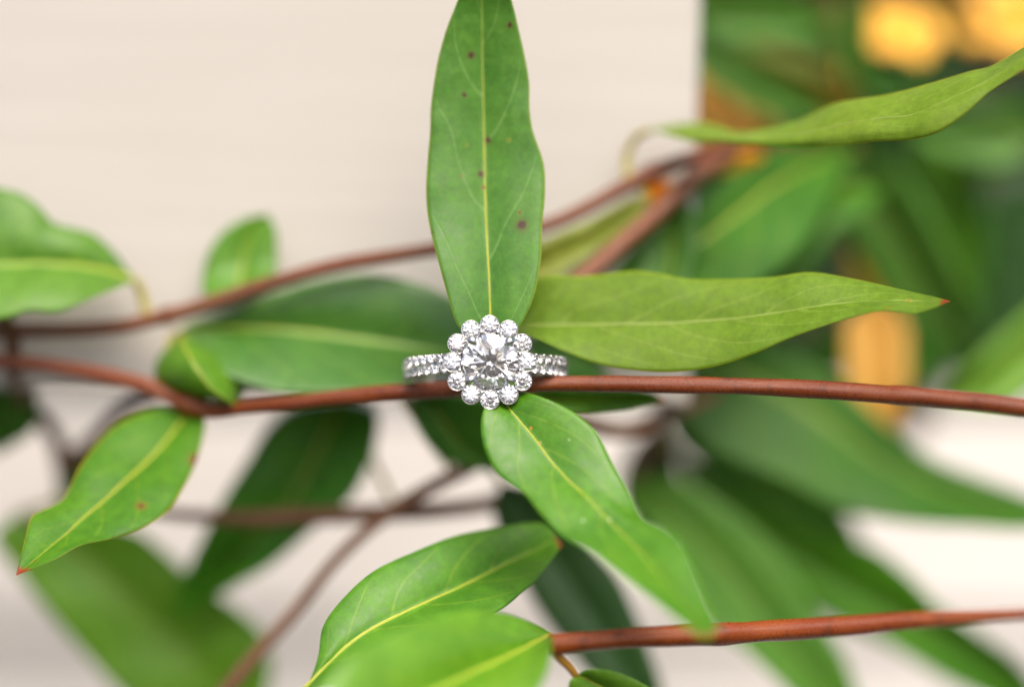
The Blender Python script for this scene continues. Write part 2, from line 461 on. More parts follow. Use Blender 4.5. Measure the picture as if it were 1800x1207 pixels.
def lathe(name, prof, seg=28, mat=None, smooth=True):
    """profile of (r, depth) in mm turned round the Y axis; depth > 0 is away from the viewer"""
    vs, fs = [], []
    for (r, d) in prof:
        for k in range(seg):
            an = 2 * pi * k / seg; vs.append(Vector((r * cos(an), d, r * sin(an))) * MM)
    m = len(prof)
    for i in range(m - 1):
        for k in range(seg):
            k1 = (k + 1) % seg; fs.append((i * seg + k, i * seg + k1, (i + 1) * seg + k1, (i + 1) * seg + k))
    me = mesh(name, vs, fs, smooth)
    bm = bmesh.new(); bm.from_mesh(me); bmesh.ops.remove_doubles(bm, verts=bm.verts, dist=1e-7); bmesh.ops.recalc_face_normals(bm, faces=bm.faces); bm.to_mesh(me); bm.free()
    me.materials.append(mat or METAL)
    return me

HY = -10.3      # plane of the halo in ring coordinates (mm)
rot = Euler((radians(-5.5), 0, radians(3.4)), 'XYZ')
head = P(861, 636.5, 0)
ring = thing('engagement_ring', head - rot.to_matrix() @ Vector((0, HY * MM, 0)),
             'white gold diamond ring with a flower halo, resting on the brown vine stem', 'ring')
ring.rotation_euler = rot
rnd = random.Random(4)
cs = bpy.data.objects.new('center_diamond', brilliant('center_diamond', 3.5 * MM)); COL.objects.link(cs); cs.parent = ring
cs.location = (0, (HY - 0.55) * MM, 0); cs.rotation_euler = (radians(12.5), radians(17), radians(-3))
cs['label'] = 'large round brilliant diamond at the center of the ring'
bz_me = lathe('bezel', [(0.0, 1.75), (0.55, 1.75), (0.85, 1.5), (1.12, 0.5), (1.21, 0.05), (1.21, -0.06), (1.17, -0.13), (1.11, -0.06), (1.02, 0.12), (0.9, 0.45), (0.45, 1.0), (0.0, 1.35)])
ad_me = brilliant('accent_diamond', 1.085 * MM)
bead_me = lathe('bead', [(0.0, -0.3), (0.15, -0.26), (0.26, -0.15), (0.3, 0.0), (0.27, 0.4), (0, 0.5)], 12)
for k in range(12):
    an = pi / 2 + k * pi / 6
    bz = bpy.data.objects.new('bezel', bz_me); COL.objects.link(bz); bz.parent = ring
    bz.location = (4.63 * cos(an) * MM, HY * MM, 4.63 * sin(an) * MM)
    # petals lean outwards a little
    bz.rotation_euler = (radians(-3 * sin(an)), 0, radians(3 * cos(an)))
    dm = bpy.data.objects.new('accent_diamond', ad_me); COL.objects.link(dm); dm.parent = bz
    dm.location = (0, -0.06 * MM, 0)
    dm.rotation_euler = (radians(rnd.uniform(3, 11)), rnd.uniform(0, pi), radians(rnd.uniform(-5, 5)))
    an2 = an + pi / 12
    bd = bpy.data.objects.new('bead', bead_me); COL.objects.link(bd); bd.parent = ring
    bd.location = (3.86 * cos(an2) * MM, (HY + 0.02) * MM, 3.86 * sin(an2) * MM)
hp = lathe('halo_plate', [(3.0, 0.9), (3.55, 0.55), (4.3, 0.75), (4.9, 1.0), (4.6, 1.6), (3.6, 1.8), (2.4, 2.6), (1.7, 3.4), (1.55, 3.4), (2.3, 2.3), (3.0, 0.9)], 48)
o = link('halo_plate', hp, ring); o.location = (0, HY * MM, 0)
for k, an in enumerate((radians(131), radians(46), radians(223), radians(317))):
    pr_pts = [(2.3, 3.0), (3.3, 1.4), (3.66, 0.1), (3.66, -0.8), (3.3, -1.32), (2.62, -1.42)]
    pts = [Vector((r * cos(an), HY + d, r * sin(an))) * MM for (r, d) in pr_pts]
    tube('prong', pts, [0.5, 0.52, 0.54, 0.62, 0.58, 0.2], METAL, ring, seg=14, n=36)
# shank
def shank():
    vs, fs = [], []
    n = 120; prof = 16
    a0, a1 = radians(24), radians(336)
    for i in range(n + 1):
        th = a0 + (a1 - a0) * i / n          # 0 = towards the head (-Y)
        k = abs(math.atan2(sin(th), cos(th))) / pi
        hw = 1.18 - 0.2 * k; ro = 9.82 - 0.3 * k; ri = 8.55
        for j in range(prof):
            q = 2 * pi * j / prof
            sx = math.copysign(abs(cos(q)) ** 0.45, cos(q)); sz = math.copysign(abs(sin(q)) ** 0.45, sin(q))
            r = (ro + ri) / 2 + (ro - ri) / 2 * sx
            vs.append(Vector((r * sin(th), -r * cos(th), hw * sz)) * MM)
    for i in range(n):
        for j in range(prof):
            j1 = (j + 1) % prof; fs.append((i * prof + j, i * prof + j1, (i + 1) * prof + j1, (i + 1) * prof + j))
    fs.append(tuple(range(prof))); fs.append(tuple(n * prof + j for j in range(prof))[::-1])
    me = mesh('shank', vs, fs)
    bm = bmesh.new(); bm.from_mesh(me); bmesh.ops.recalc_face_normals(bm, faces=bm.faces); bm.to_mesh(me); bm.free()
    return link('shank', me, ring, [METAL])
sh = shank()
pv_me = brilliant('pave_diamond', 0.62 * MM)
sb_me = lathe('setting_bead', [(0.0, -0.22), (0.1, -0.19), (0.17, -0.1), (0.2, 0.0), (0.2, 0.55), (0, 0.6)], 10)
for sd in (-1, 1):
    for i in range(10):
        for row in (-1, 1):
            th = radians(27 + 7.4 * i + (3.7 if row > 0 else 0)) * sd
            rr = 10.36 - 0.35 * abs(th) / pi
            d = bpy.data.objects.new('pave_diamond', pv_me); COL.objects.link(d); d.parent = sh
            d.location = Vector((rr * sin(th), -rr * cos(th), row * 0.64)) * MM
            d.rotation_euler = (radians(-16 - 9 * row), rnd.uniform(0, 3), th)
            b_ = bpy.data.objects.new('setting_bead', sb_me); COL.objects.link(b_); b_.parent = sh
            t2 = th + radians(3.7) * sd
            b_.location = Vector(((rr + 0.02) * sin(t2), -(rr + 0.02) * cos(t2), row * 1.08)) * MM
            b_.rotation_euler = (0, 0, t2)

# ================================================================ vine that carries the ring
v1 = thing('climbing_vine', P(1800, 716, -6), 'vine with the sharp red-brown stem holding the ring between its crisp green leaves', 'vine', 'vines on the board')
o1 = v1.location.copy()
sp = [(1960, 738, -9), (1800, 716, -6), (1650, 700, -3), (1500, 688.5, 0), (1380, 682, 2), (1250, 677.5, 3.5), (1100, 675, 4.5), (980, 674.5, 5.2), (900, 677.5, 6), (820, 682, 8), (740, 687, 10), (660, 692.5, 11.5), (580, 700, 13), (500, 710, 15), (430, 717, 18), (370, 722, 20), (315, 703, 21), (260, 679, 22), (200, 664, 23), (120, 648, 24), (50, 638, 24), (-60, 634, 25)]
tube('stem', [P(*q) for q in sp], [1.12, 1.12, 1.14, 1.12, 1.08, 1.04, 1.0, 1.0, 1.02, 1.1, 1.05, 1.0, 0.98, 1.0, 1.05, 1.15, 1.1, 1.0, 0.95, 0.95], STEM, v1, o1, seg=20, n=420, lump=0.10, nodes=[(0.115, 0.10, 0.006), (0.405, 0.22, 0.012), (0.36, 0.08, 0.004), (0.745, 0.35, 0.018)])

# upright leaf above the ring
TOPM = lambda sp: leaf_mat('leaf_upright', srgb(68, 122, 30), srgb(80, 132, 36), srgb(172, 186, 66), rim=srgb(140, 160, 50), spots=sp, veins=0.5, mid=0.018, nv=4, rough=0.5, trans=0.2, sv=srgb(128, 168, 92))
leaf(v1, [((858, 606), (862, 608), (868, 606)), ((826, 594), (862, 590), (898, 592)), ((803, 570), (862, 570), (917, 568)), ((787, 520), (861, 520), (939, 520)), ((770, 458), (858, 458), (951, 455)), ((755, 397), (855, 397), (953, 395)), ((749, 345), (853, 345), (958, 345)), ((751, 288), (852, 290), (956, 288)), ((756, 232), (851, 235), (937, 231)), ((757, 192), (850, 190), (931, 192)), ((763, 144), (849, 144), (930, 144)), ((772, 96), (848, 96), (922, 96)), ((786, 48), (848, 48), (911, 48)), ((801, 10), (847, 10), (902, 10)), ((822, -50), (847, -50), (884, -50)), (850, -150)],
     [3.2, 2.8, 2.6, 3.0, 3.9, 5.0, 5.8, 6.4, 6.8, 6.9, 6.8, 6.6, 6.2, 5.8, 4.5, 2], TOPM, BACK, fold=1.6, bulge=0.45, wave=0.5, mrad=0.2, nu=90, nv=12,
     spots=[(917, 395, 0.62, BROWNSPOT), (914, 374, 0.2, srgb(110, 70, 40)), (846, 306, 0.36, BROWNSPOT), (849, 330, 0.22, srgb(110, 70, 40)), (857, 247, 0.38, BROWNSPOT), (816, 167, 0.3, BROWNSPOT), (828, 97, 0.4, BROWNSPOT), (896, 45, 0.3, BROWNSPOT), (812, 309, 0.18, srgb(110, 80, 40)), (894, 247, 0.2, srgb(120, 110, 40)), (820, 254, 0.18, srgb(110, 110, 40)), (757, 410, 0.25, BROWNSPOT)],
     petiole=[(862, 612, 6), (866, 640, 7), (880, 672, 7)], seed=3, label='upright green leaf with small dark spots above the ring')

# leaf hanging below the ring towards the viewer
BOTM = lambda sp: leaf_mat('leaf_hanging', srgb(70, 126, 14), srgb(84, 138, 20), srgb(186, 196, 50), spots=sp, veins=0.16, mid=0.016, nv=6, rough=0.42, trans=0.2, dust=0.3, spec=0.5)
leaf(v1, [(884, 690), ((862, 703), (888, 704), (920, 690)), ((849, 722), (895, 718), (950, 697)), ((845, 755), (912, 738), (1000, 719)), ((853, 793), (940, 771), (1046, 756)), ((874, 833), (966, 806), (1074, 808)), ((918, 866), (997, 842), (1105, 862)), ((949, 903), (1034, 876), (1130, 910)), ((985, 941), (1078, 922), (1166, 928)), ((1037, 968), (1118, 962), (1200, 955)), ((1085, 1006), (1155, 1005), (1225, 1008)), ((1140, 1049), (1196, 1052), (1247, 1062)), ((1198, 1095), (1228, 1095), (1262, 1095)), (1242, 1124)],
     [3, 1.5, 0, -1, -2.2, -3.6, -5.5, -7.8, -10.4, -13.5, -17, -20.5, -23.5, -25.5], BOTM, BACK, fold=1.4, bulge=0.5, wave=0.4, mrad=0.17, nu=90, nv=12,
     spots=[(933, 752, 0.14, srgb(200, 110, 40)), (948, 778, 0.16, srgb(170, 120, 80))], petiole=[(884, 690, 3), (880, 682, 5), (878, 678, 6.5)], seed=9, label='bright green leaf hanging below the ring with dust specks')

# leaf pointing right, underside to the viewer
RM = lambda sp: leaf_mat('leaf_pale_underside', srgb(104, 138, 24), srgb(114, 146, 38), srgb(168, 184, 96), rim=srgb(150, 172, 30), tip=srgb(150, 70, 20), spots=sp, veins=0.22, mid=0.012, nv=8, rough=0.55, trans=0.32, tipstart=0.965, spec=0.35)
leaf(v1, [(895, 590), ((906, 545), (925, 575), (922, 588)), ((925, 505), (955, 572), (950, 598)), ((960, 485), (1000, 571), (1000, 621)), ((1030, 485), (1060, 570), (1060, 642)), ((1112, 476), (1130, 569), (1130, 652)), ((1160, 481), (1190, 567), (1195, 653)), ((1215, 491), (1250, 563), (1262, 643)), ((1300, 490), (1320, 556), (1325, 622)), ((1360, 487), (1375, 548), (1380, 598)), ((1425, 478.5), (1430, 539), (1430, 579)), ((1500, 490), (1500, 531), (1500, 557)), ((1560, 503), (1556, 528), (1552, 546)), ((1612, 515), (1612, 529), (1606, 550)), ((1645, 522), (1642, 530), (1640, 541)), (1671, 529)],
     [12, 12, 11.5, 11, 10, 9, 8, 7, 5.5, 4.5, 3.2, 2, 1, 0.5, 0, 0], RM, GREEN, fold=-1.6, bulge=0.5, wave=0.5, mrad=0.16, midmat=MIDU, nu=90, nv=12,
     spots=[(1597, 528, 0.3, srgb(140, 90, 30)), (1560, 541, 0.22, srgb(140, 100, 30))], petiole=[(895, 590, 12), (880, 630, 10), (872, 670, 8)], seed=5, roll=(1.5, -5.0), label='pale olive leaf underside pointing sideways with a brown tip')

# long leaf behind the ring on its other side
leaf(v1, [(318, 585), ((330, 568), (332, 579), (326, 598)), ((389, 553), (380, 577), (352, 632)), ((467, 522), (440, 576), (415, 668)), ((545, 496), (520, 581), (490, 690)), ((642, 481), (610, 593), (583, 692)), ((710, 492), (690, 604), (680, 682)), ((770, 512), (750, 614), (750, 664)), ((825, 548), (800, 620), (800, 650)), (860, 625)],
     [29, 29, 27, 26, 25, 24, 23, 22, 20, 18], G('leaf_long_grey', (62, 118, 46), (72, 128, 54), srgb(150, 180, 60), mid=0.05, rough=0.4, spec=0.95), BACK, fold=3.0, bulge=0.7, roll=(2.5, -6.0), seed=12, mrad=0.3, petiole=[(318, 585, 29), (300, 600, 26), (292, 650, 22), (300, 695, 21)], label='long two-toned leaf reaching behind the ring')
# small curled leaf
leaf(v1, [(322, 588), ((290, 612), (322, 604), (350, 600)), ((272, 645), (335, 628), (382, 622)), ((280, 676), (352, 655), (410, 648)), ((320, 694), (372, 682), (430, 672)), ((375, 708), (398, 702), (426, 700)), (415, 716)],
     [23, 20, 17.5, 16.5, 16.5, 17, 18.5], GREEN2, BACK, fold=-3.0, bulge=1.2, roll=(4, 4), seed=15, mrad=0.14, label='small curled leaf at the node')
# bright leaf hanging with its tip in focus
EM = lambda sp: leaf_mat('leaf_lime', srgb(68, 124, 14), srgb(82, 136, 20), srgb(176, 182, 40), rim=srgb(186, 170, 40), tip=srgb(150, 62, 20), spots=sp, veins=0.15, mid=0.03, nv=7, rough=0.5, trans=0.3, tipstart=0.965, spec=0.4)
leaf(v1, [(345, 712), ((318, 716), (338, 722), (356, 728)), ((262, 721), (318, 742), (361, 748)), ((205, 745), (292, 775), (353, 785)), ((165, 785), (260, 810), (340, 824)), ((138, 824), (222, 843), (320, 862)), ((110, 876), (186, 876), (296, 898)), ((72, 897), (148, 908), (250, 928)), ((55, 908), (118, 936), (196, 946)), ((46, 938), (88, 961), (142, 958)), ((38, 972), (60, 984), (92, 985)), (28, 1011)],
     [23, 22, 20.5, 18, 15.5, 12.5, 10, 7.5, 5.5, 3.5, 1.5, 0], EM, BACK, fold=1.0, bulge=0.7, wave=0.4, nu=80, seed=21, mrad=0.26, spots=[(248, 890, 0.55, srgb(110, 66, 20)), (345, 808, 0.75, srgb(110, 40, 28)), (62, 985, 0.2, srgb(120, 60, 20))], roll=(1.0, -0.5), petiole=[(345, 712, 23), (352, 708, 21), (360, 718, 20)], label='lime green leaf with a sharp brown tip')
# short leaf tucked under the stem right of the ring
leaf(v1, [(920, 690), ((960, 684), (960, 700), (950, 716)), ((1030, 684), (1030, 704), (1020, 728)), ((1100, 684), (1100, 702), (1095, 724)), ((1145, 690), (1145, 702), (1140, 714)), (1172, 706)], [12, 13, 14, 16, 17, 18],
     G('leaf_tucked', (80, 140, 36), (92, 150, 46), tip=srgb(190, 120, 40), tipstart=0.88), BACK, seed=24, petiole=[(920, 690, 12), (905, 684, 9), (898, 680, 7)])

# ================================================================ upper vine along the board
v2 = thing('climbing_vine', P(0, 582, 28), 'vine along the board, its blurred brown stem rising behind the upright leaf', 'vine', 'vines on the board')
o2 = v2.location.copy()
sp = [(-120, 586, 29), (0, 582, 28), (60, 581, 27), (140, 579, 26.5), (215, 573, 26), (275, 560, 25.5), (330, 545, 25), (400, 523, 24), (470, 500, 23), (560, 474, 22), (650, 456, 22), (760, 439, 23), (860, 421, 24), (960, 396, 25), (1030, 366, 26), (1100, 327, 27), (1160, 299, 28), (1230, 274, 31), (1300, 258, 40), (1400, 250, 58), (1500, 262, 80)]
tube('stem', [P(*q) for q in sp], [1.05, 1.0, 0.95, 0.98, 1.0, 1.0, 0.95, 0.95, 0.95, 1.0, 0.95, 0.9], stem_mat('stem_rust', srgb(112, 58, 28), srgb(122, 70, 40), srgb(78, 40, 20)), v2, o2, seg=16, n=260, lump=0.10, seed=2, nodes=[(0.27, 0.3, 0.012), (0.79, 0.3, 0.012)])
leaf(v2, [(238, 492), ((222, 470), (228, 489), (215, 503)), ((194, 436), (200, 479), (176, 518)), ((163, 411), (156, 469), (130, 539)), ((128, 401), (110, 464), (95, 551)), ((93, 391), (60, 462), (50, 548)), ((60, 355), (10, 465), (0, 562)), ((10, 333), (-50, 462), (-60, 550)), ((-60, 340), (-110, 455), (-120, 530)), (-220, 440)],
     [26, 25, 24, 23, 22, 21.5, 21, 21, 22, 24], G('leaf_broad', (80, 132, 50), (90, 142, 58), srgb(158, 184, 60), mid=0.05), BACK, fold=1.5, bulge=1.0, seed=31, mrad=0.35, petiole=[(238, 492, 26), (248, 512, 26.5), (254, 535, 26.5), (260, 562, 26)], prad=(0.6, 0.7), roll=(3, -5), label='broad pale green leaf at the edge of the board')
leaf(v2, [(420, 530), ((362, 518), (420, 515), (476, 500)), ((356, 488), (425, 470), (486, 462)), ((366, 446), (435, 432), (487, 428)), ((392, 408), (450, 402), (484, 402)), ((430, 384), (462, 386), (479, 390)), (470, 376)], [25.5, 27, 29.5, 30, 30, 30, 30], G('leaf_stub', (78, 136, 46), (86, 144, 52)), BACK, fold=0.6, seed=33, midrib=False, petiole=[(420, 530, 25.5), (415, 522, 25)], wave=0.2, label='short rounded leaf standing behind the brown stem')
leaf(v2, [(1138, 352), ((1110, 350), (1118, 368), (1125, 380)), ((1040, 385), (1055, 415), (1070, 425)), ((960, 418), (985, 450), (1010, 472)), ((890, 450), (910, 490), (930, 515)), (830, 540)], [28, 27, 26, 25, 24, 24], OLIVE, BACK, seed=35, midmat=MIDU, petiole=[(1138, 352, 28), (1130, 330, 28), (1120, 318, 28)], label='dull olive leaf between the two upper stems')
leaf(v2, [(1120, 330), ((1130, 338), (1150, 328), (1160, 318)), ((1140, 358), (1165, 345), (1182, 322)), ((1150, 366), (1178, 352), (1195, 330)), (1205, 345)], [29, 30, 31, 32, 33], YELL, YELL, seed=36, midrib=False, fold=0.5, label='small yellowed leaf at the fork')

# ================================================================ vine with the leaf across the upper corner
v3 = thing('climbing_vine', P(1000, 510, 20), 'vine with the rose-brown stem climbing from behind the pale leaf to the board edge', 'vine', 'vines on the board')
o3 = v3.location.copy()
sp = [(900, 570, 19), (970, 528, 20), (1035, 478, 22), (1090, 430, 24), (1150, 378, 27), (1200, 332, 29), (1245, 294, 32), (1300, 268, 42), (1400, 255, 62), (1520, 262, 85)]
tube('stem', [P(*q) for q in sp], [1.2, 1.25, 1.3, 1.35, 1.2, 0.9], STEM4, v3, o3, seg=16, n=120, lump=0.06, seed=4)
MM_ = lambda sp: leaf_mat('leaf_arching_underside', srgb(116, 148, 34), srgb(128, 156, 46), srgb(150, 172, 70), rim=srgb(186, 180, 30), spots=sp, veins=0.22, mid=0.012, nv=8, rough=0.55, trans=0.32, spec=0.35)
leaf(v3, [(1142, 230), ((1160, 223), (1162, 228), (1164, 234)), ((1217, 215), (1217, 232), (1217, 249)), ((1263, 221), (1266, 237), (1270, 251)), ((1296, 231), (1300, 240), (1305, 254)), ((1353, 224), (1360, 240), (1362, 257)), ((1403, 212), (1412, 236), (1420, 259)), ((1462, 183), (1475, 220), (1480, 256)), ((1508, 174), (1528, 210), (1535, 249)), ((1567, 165), (1590, 205), (1597, 246)), ((1644, 144), (1645, 185), (1646, 234)), ((1703, 126), (1700, 160), (1698, 200)), ((1742, 116), (1742, 138), (1740, 162)), ((1788, 90), (1788, 108), (1788, 130)), ((1840, 58), (1842, 70), (1845, 88)), (1920, 15)],
     [27, 25, 22, 19, 17, 14, 11, 7.5, 5, 3, 1, 0, 0, -1, -2, -3], MM_, GREEN, fold=-2.0, bulge=0.6, roll=(3.0, -3.0), nu=90, nv=12, midmat=MIDU, mrad=0.12, seed=41, petiole=[(1142, 230, 27), (1122, 238, 28), (1106, 262, 29), (1101, 292, 29), (1108, 330, 28)], prad=(0.5, 0.55), label='long arching leaf underside crossing the upper corner')
leaf(v3, [(1255, 285), ((1262, 300), (1280, 288), (1290, 270)), ((1270, 325), (1305, 300), (1330, 268)), ((1290, 330), (1322, 300), (1345, 275)), (1352, 270)], [36, 38, 41, 44, 46], YELL, YELL, seed=43, midrib=False, fold=0.6, petiole=[(1255, 285, 36), (1248, 290, 35)])

leaf(v3, [(1500, 262), ((1430, 255), (1440, 285), (1470, 320)), ((1340, 270), (1370, 320), (1440, 385)), ((1250, 318), (1295, 375), (1390, 455)), ((1170, 385), (1215, 435), (1310, 510)), ((1095, 455), (1130, 490), (1200, 550)), (1030, 560)], [60, 52, 44, 38, 33, 30, 29], GREEN, BACK, seed=45, fold=2.5, roll=(1, -3), midrib=False, nu=40, petiole=[(1500, 262, 60), (1520, 262, 80)], label='broad blurred leaf over the board edge behind the pale leaf')
leaf(v3, [(1190, 350), ((1205, 352), (1180, 385), (1160, 400)), ((1230, 400), (1180, 440), (1130, 450)), ((1220, 460), (1170, 490), (1110, 490)), ((1190, 520), (1140, 540), (1090, 530)), (1080, 600)], [31, 31, 31, 30, 29, 28], GREY, BACK, seed=46, midrib=False, nu=30, petiole=[(1190, 350, 31), (1192, 340, 29)])

# ================================================================ lower vine nearest the viewer
v4 = thing('climbing_vine', P(975, 1132, -6), 'vine with the orange-brown stem low down and two pale-ribbed leaves beside its cut end', 'vine', 'vines on the board')
o4 = v4.location.copy()
sp = [(966, 1132, -6), (1040, 1126, -5.5), (1120, 1120, -4.5), (1230, 1115, -2), (1320, 1110, 1), (1400, 1105, 4), (1500, 1098, 8), (1600, 1090, 12), (1700, 1084, 16), (1800, 1078, 20), (1950, 1068, 26)]
tube('stem', [P(*q) for q in sp], [1.28, 1.25, 1.22, 1.3, 1.3, 1.35, 1.3, 1.15, 0.9, 0.75, 0.7], STEM2, v4, o4, seg=18, n=200, lump=0.10, seed=6, nodes=[(0.34, 0.12, 0.03)])
leaf(v4, [(530, 1215), ((548, 1186), (556, 1188), (585, 1200)), ((560, 1148), (592, 1150), (650, 1182)), ((568, 1100), (640, 1112), (720, 1152)), ((602, 1052), (700, 1080), (790, 1120)), ((657, 1003), (752, 1056), (842, 1092)), ((731, 968), (810, 1030), (884, 1069)), ((797, 942), (860, 1005), (915, 1043)), ((862, 928), (905, 982), (942, 1020)), ((927, 918), (945, 965), (965, 990)), ((965, 924), (970, 950), (978, 972)), (988, 958)],
     [-5, -4, -3, -1.5, 0.5, 2.5, 5, 7.5, 9.5, 11.5, 13, 14], G('leaf_low_broad', (70, 130, 36), (86, 146, 42), srgb(170, 190, 50), tip=srgb(170, 90, 40), tipstart=0.955, mid=0.03), BACK, fold=2.2, bulge=0.9, roll=(2.5, -2.5), seed=51, nu=70, mrad=0.3, label='broad leaf with a browned tip pointing to the hanging leaf')
leaf(v4, [(973, 1117), ((966, 1109), (966, 1116), (971, 1124)), ((927, 1090), (935, 1131), (968, 1150)), ((880, 1076), (890, 1153), (962, 1180)), ((830, 1073), (830, 1180), (940, 1222)), ((760, 1086), (760, 1215), (890, 1280)), ((680, 1118), (680, 1258), (800, 1330)), ((590, 1180), (600, 1300), (700, 1370)), (480, 1370)],
     [-5, -5.5, -8, -11, -15, -20, -25, -30, -34], G('leaf_low_front', (96, 152, 56), (108, 164, 66), srgb(176, 196, 60), mid=0.035, rough=0.34, spec=0.6), BACK, fold=2.0, bulge=1.2, roll=(4, -7), seed=53, nu=70, mrad=0.32, label='glossy leaf nearest the viewer beside the lower stem end')
leaf(v4, [(1012, 1186), ((1000, 1200), (1030, 1192), (1040, 1174)), ((1005, 1240), (1070, 1215), (1100, 1186)), ((1050, 1290), (1110, 1255), (1160, 1225)), (1190, 1310)], [-4, -4, -3, -2, 0], GREEN2, BACK, seed=55, petiole=[(1012, 1186, -4), (1000, 1170, -4.5), (985, 1156, -5), (974, 1142, -5.5)], prad=(0.45, 0.6), petmat=PETO)

# ================================================================ thin vine crossing low behind
v5 = thing('climbing_vine', P(400, 1210, 28), 'vine with the thin brown stem slanting up from the bottom edge behind the leaves', 'vine', 'vines on the board')
o5 = v5.location.copy()
sp = [(340, 1290, 30), (405, 1205, 29), (455, 1145, 29), (520, 1070, 29), (585, 990, 29), (640, 936, 29), (700, 890, 29), (765, 852, 30), (835, 815, 31), (900, 775, 32), (1000, 745, 34), (1090, 760, 36), (1160, 740, 38), (1260, 690, 44)]
tube('stem', [P(*q) for q in sp], [1.1, 1.0, 0.85, 0.8, 0.9, 1.0, 1.0, 1.0, 0.9, 0.8], STEM3, v5, o5, seg=14, n=140, lump=0.06, seed=8)
leaf(v5, [(700, 690), ((720, 690), (750, 708), (770, 690)), ((728, 740), (780, 745), (850, 700)), ((760, 790), (810, 785), (880, 740)), ((800, 815), (840, 808), (890, 780)), (870, 830)], [27, 26, 26, 27, 28, 29], G('leaf_low_shade', (54, 122, 26), (64, 132, 32)), BACK, seed=61, petiole=[(700, 690, 27), (760, 780, 30), (800, 833, 30.5)])
leaf(v5, [(880, 845), ((866, 900), (910, 888), (955, 868)), ((896, 978), (960, 968), (1030, 948)), ((932, 1046), (1008, 1038), (1085, 1010)), ((975, 1110), (1052, 1100), (1118, 1078)), ((1028, 1176), (1090, 1168), (1143, 1148)), ((1082, 1232), (1125, 1230), (1165, 1212)), (1175, 1295)], [34, 36, 38, 38, 38, 38, 38, 39], BLUE, BACK, seed=63, midrib=False, petiole=[(880, 845, 34), (860, 820, 32), (850, 808, 31)], fold=1.0)
# second thin vine
v6 = thing('climbing_vine', P(880, 880, 36), 'vine with the grey-brown stem lying level between the lime leaf and the hanging leaf', 'vine', 'vines on the board')
o6 = v6.location.copy()
sp = [(180, 880, 38), (280, 900, 37), (370, 908, 36), (450, 911, 35), (560, 906, 34), (680, 901, 33.5), (790, 894, 34), (860, 884, 36), (930, 862, 38), (1010, 830, 42)]
tube('stem', [P(*q) for q in sp], [0.7, 0.75, 0.95, 1.15, 1.2, 1.15, 1.1, 1.2, 1.0], STEM3, v6, o6, seg=14, n=90, lump=0.06, seed=10)
leaf(v6, [(605, 700), ((520, 716), (590, 728), (662, 724)), ((466, 756), (566, 775), (662, 776)), ((436, 806), (540, 830), (648, 818)), ((392, 876), (505, 885), (616, 876)), ((352, 950), (452, 942), (558, 922)), ((322, 1015), (400, 998), (480, 990)), ((308, 1050), (358, 1042), (412, 1030)), (300, 1095)], [42, 42, 41, 41, 41, 42, 44, 45, 46], G('leaf_low_rich', (58, 130, 24), (70, 142, 30)), BACK, seed=65, nu=40, fold=2.5, roll=(1, -2), petiole=[(605, 700, 46), (640, 780, 42), (690, 880, 36)])
leaf(v6, [(30, 905), ((-10, 940), (90, 930), (215, 925)), ((28, 1002), (160, 990), (282, 962)), ((92, 1082), (230, 1055), (352, 1025)), ((155, 1156), (297, 1115), (430, 1076)), ((215, 1220), (350, 1175), (468, 1126)), ((290, 1285), (397, 1238), (475, 1200)), (440, 1320)], [50, 50, 51, 51, 52, 52, 53, 54], G('leaf_far_broad', (98, 156, 50), (106, 164, 54), srgb(130, 160, 60), mid=0.06), BACK, seed=67, nu=40, fold=2.0, petiole=[(30, 905, 50), (110, 880, 44), (190, 882, 38.5)], midrib=False)
# dark vine at the edge
v7 = thing('climbing_vine', P(10, 560, 34), 'dark vine at the edge of the picture crossing below the broad pale leaf', 'vine', 'vines on the board')
o7 = v7.location.copy()
sp = [(-60, 500, 27), (0, 550, 27), (22, 600, 28), (22, 650, 32), (50, 710, 42), (95, 765, 48), (112, 830, 52), (112, 900, 55), (90, 1000, 58)]
tube('stem', [P(*q) for q in sp], [1.1, 1.15, 1.1, 1.0, 1.1, 1.2, 1.1, 1.0], stem_mat('stem_dark', srgb(104, 70, 44), srgb(116, 80, 52), srgb(76, 50, 32), rough=0.6), v7, o7, seg=12, n=90, lump=0.08, seed=12)
tube('side_shoot', [P(108, 820, 50), P(165, 775, 50), P(225, 720, 49), P(300, 690, 46)], [1.3, 1.2, 1.1, 1.0], STEM3, v7, o7, seg=10)
leaf(v7, [(30, 655), ((-20, 670), (30, 690), (60, 680)), ((-40, 720), (25, 730), (68, 730)), ((-40, 760), (15, 765), (50, 765)), (-10, 800)], [38, 40, 42, 44, 46], DEEP, BACK, seed=71, midrib=False, petiole=[(30, 655, 38), (24, 645, 32)])
leaf(v7, [(140, 800), ((112, 822), (150, 812), (190, 790)), ((104, 860), (150, 850), (200, 830)), ((96, 895), (140, 885), (190, 870)), (100, 930)], [51, 52, 52, 53, 54], DEEP, BACK, seed=72, midrib=False, petiole=[(140, 800, 51), (150, 788, 50)])

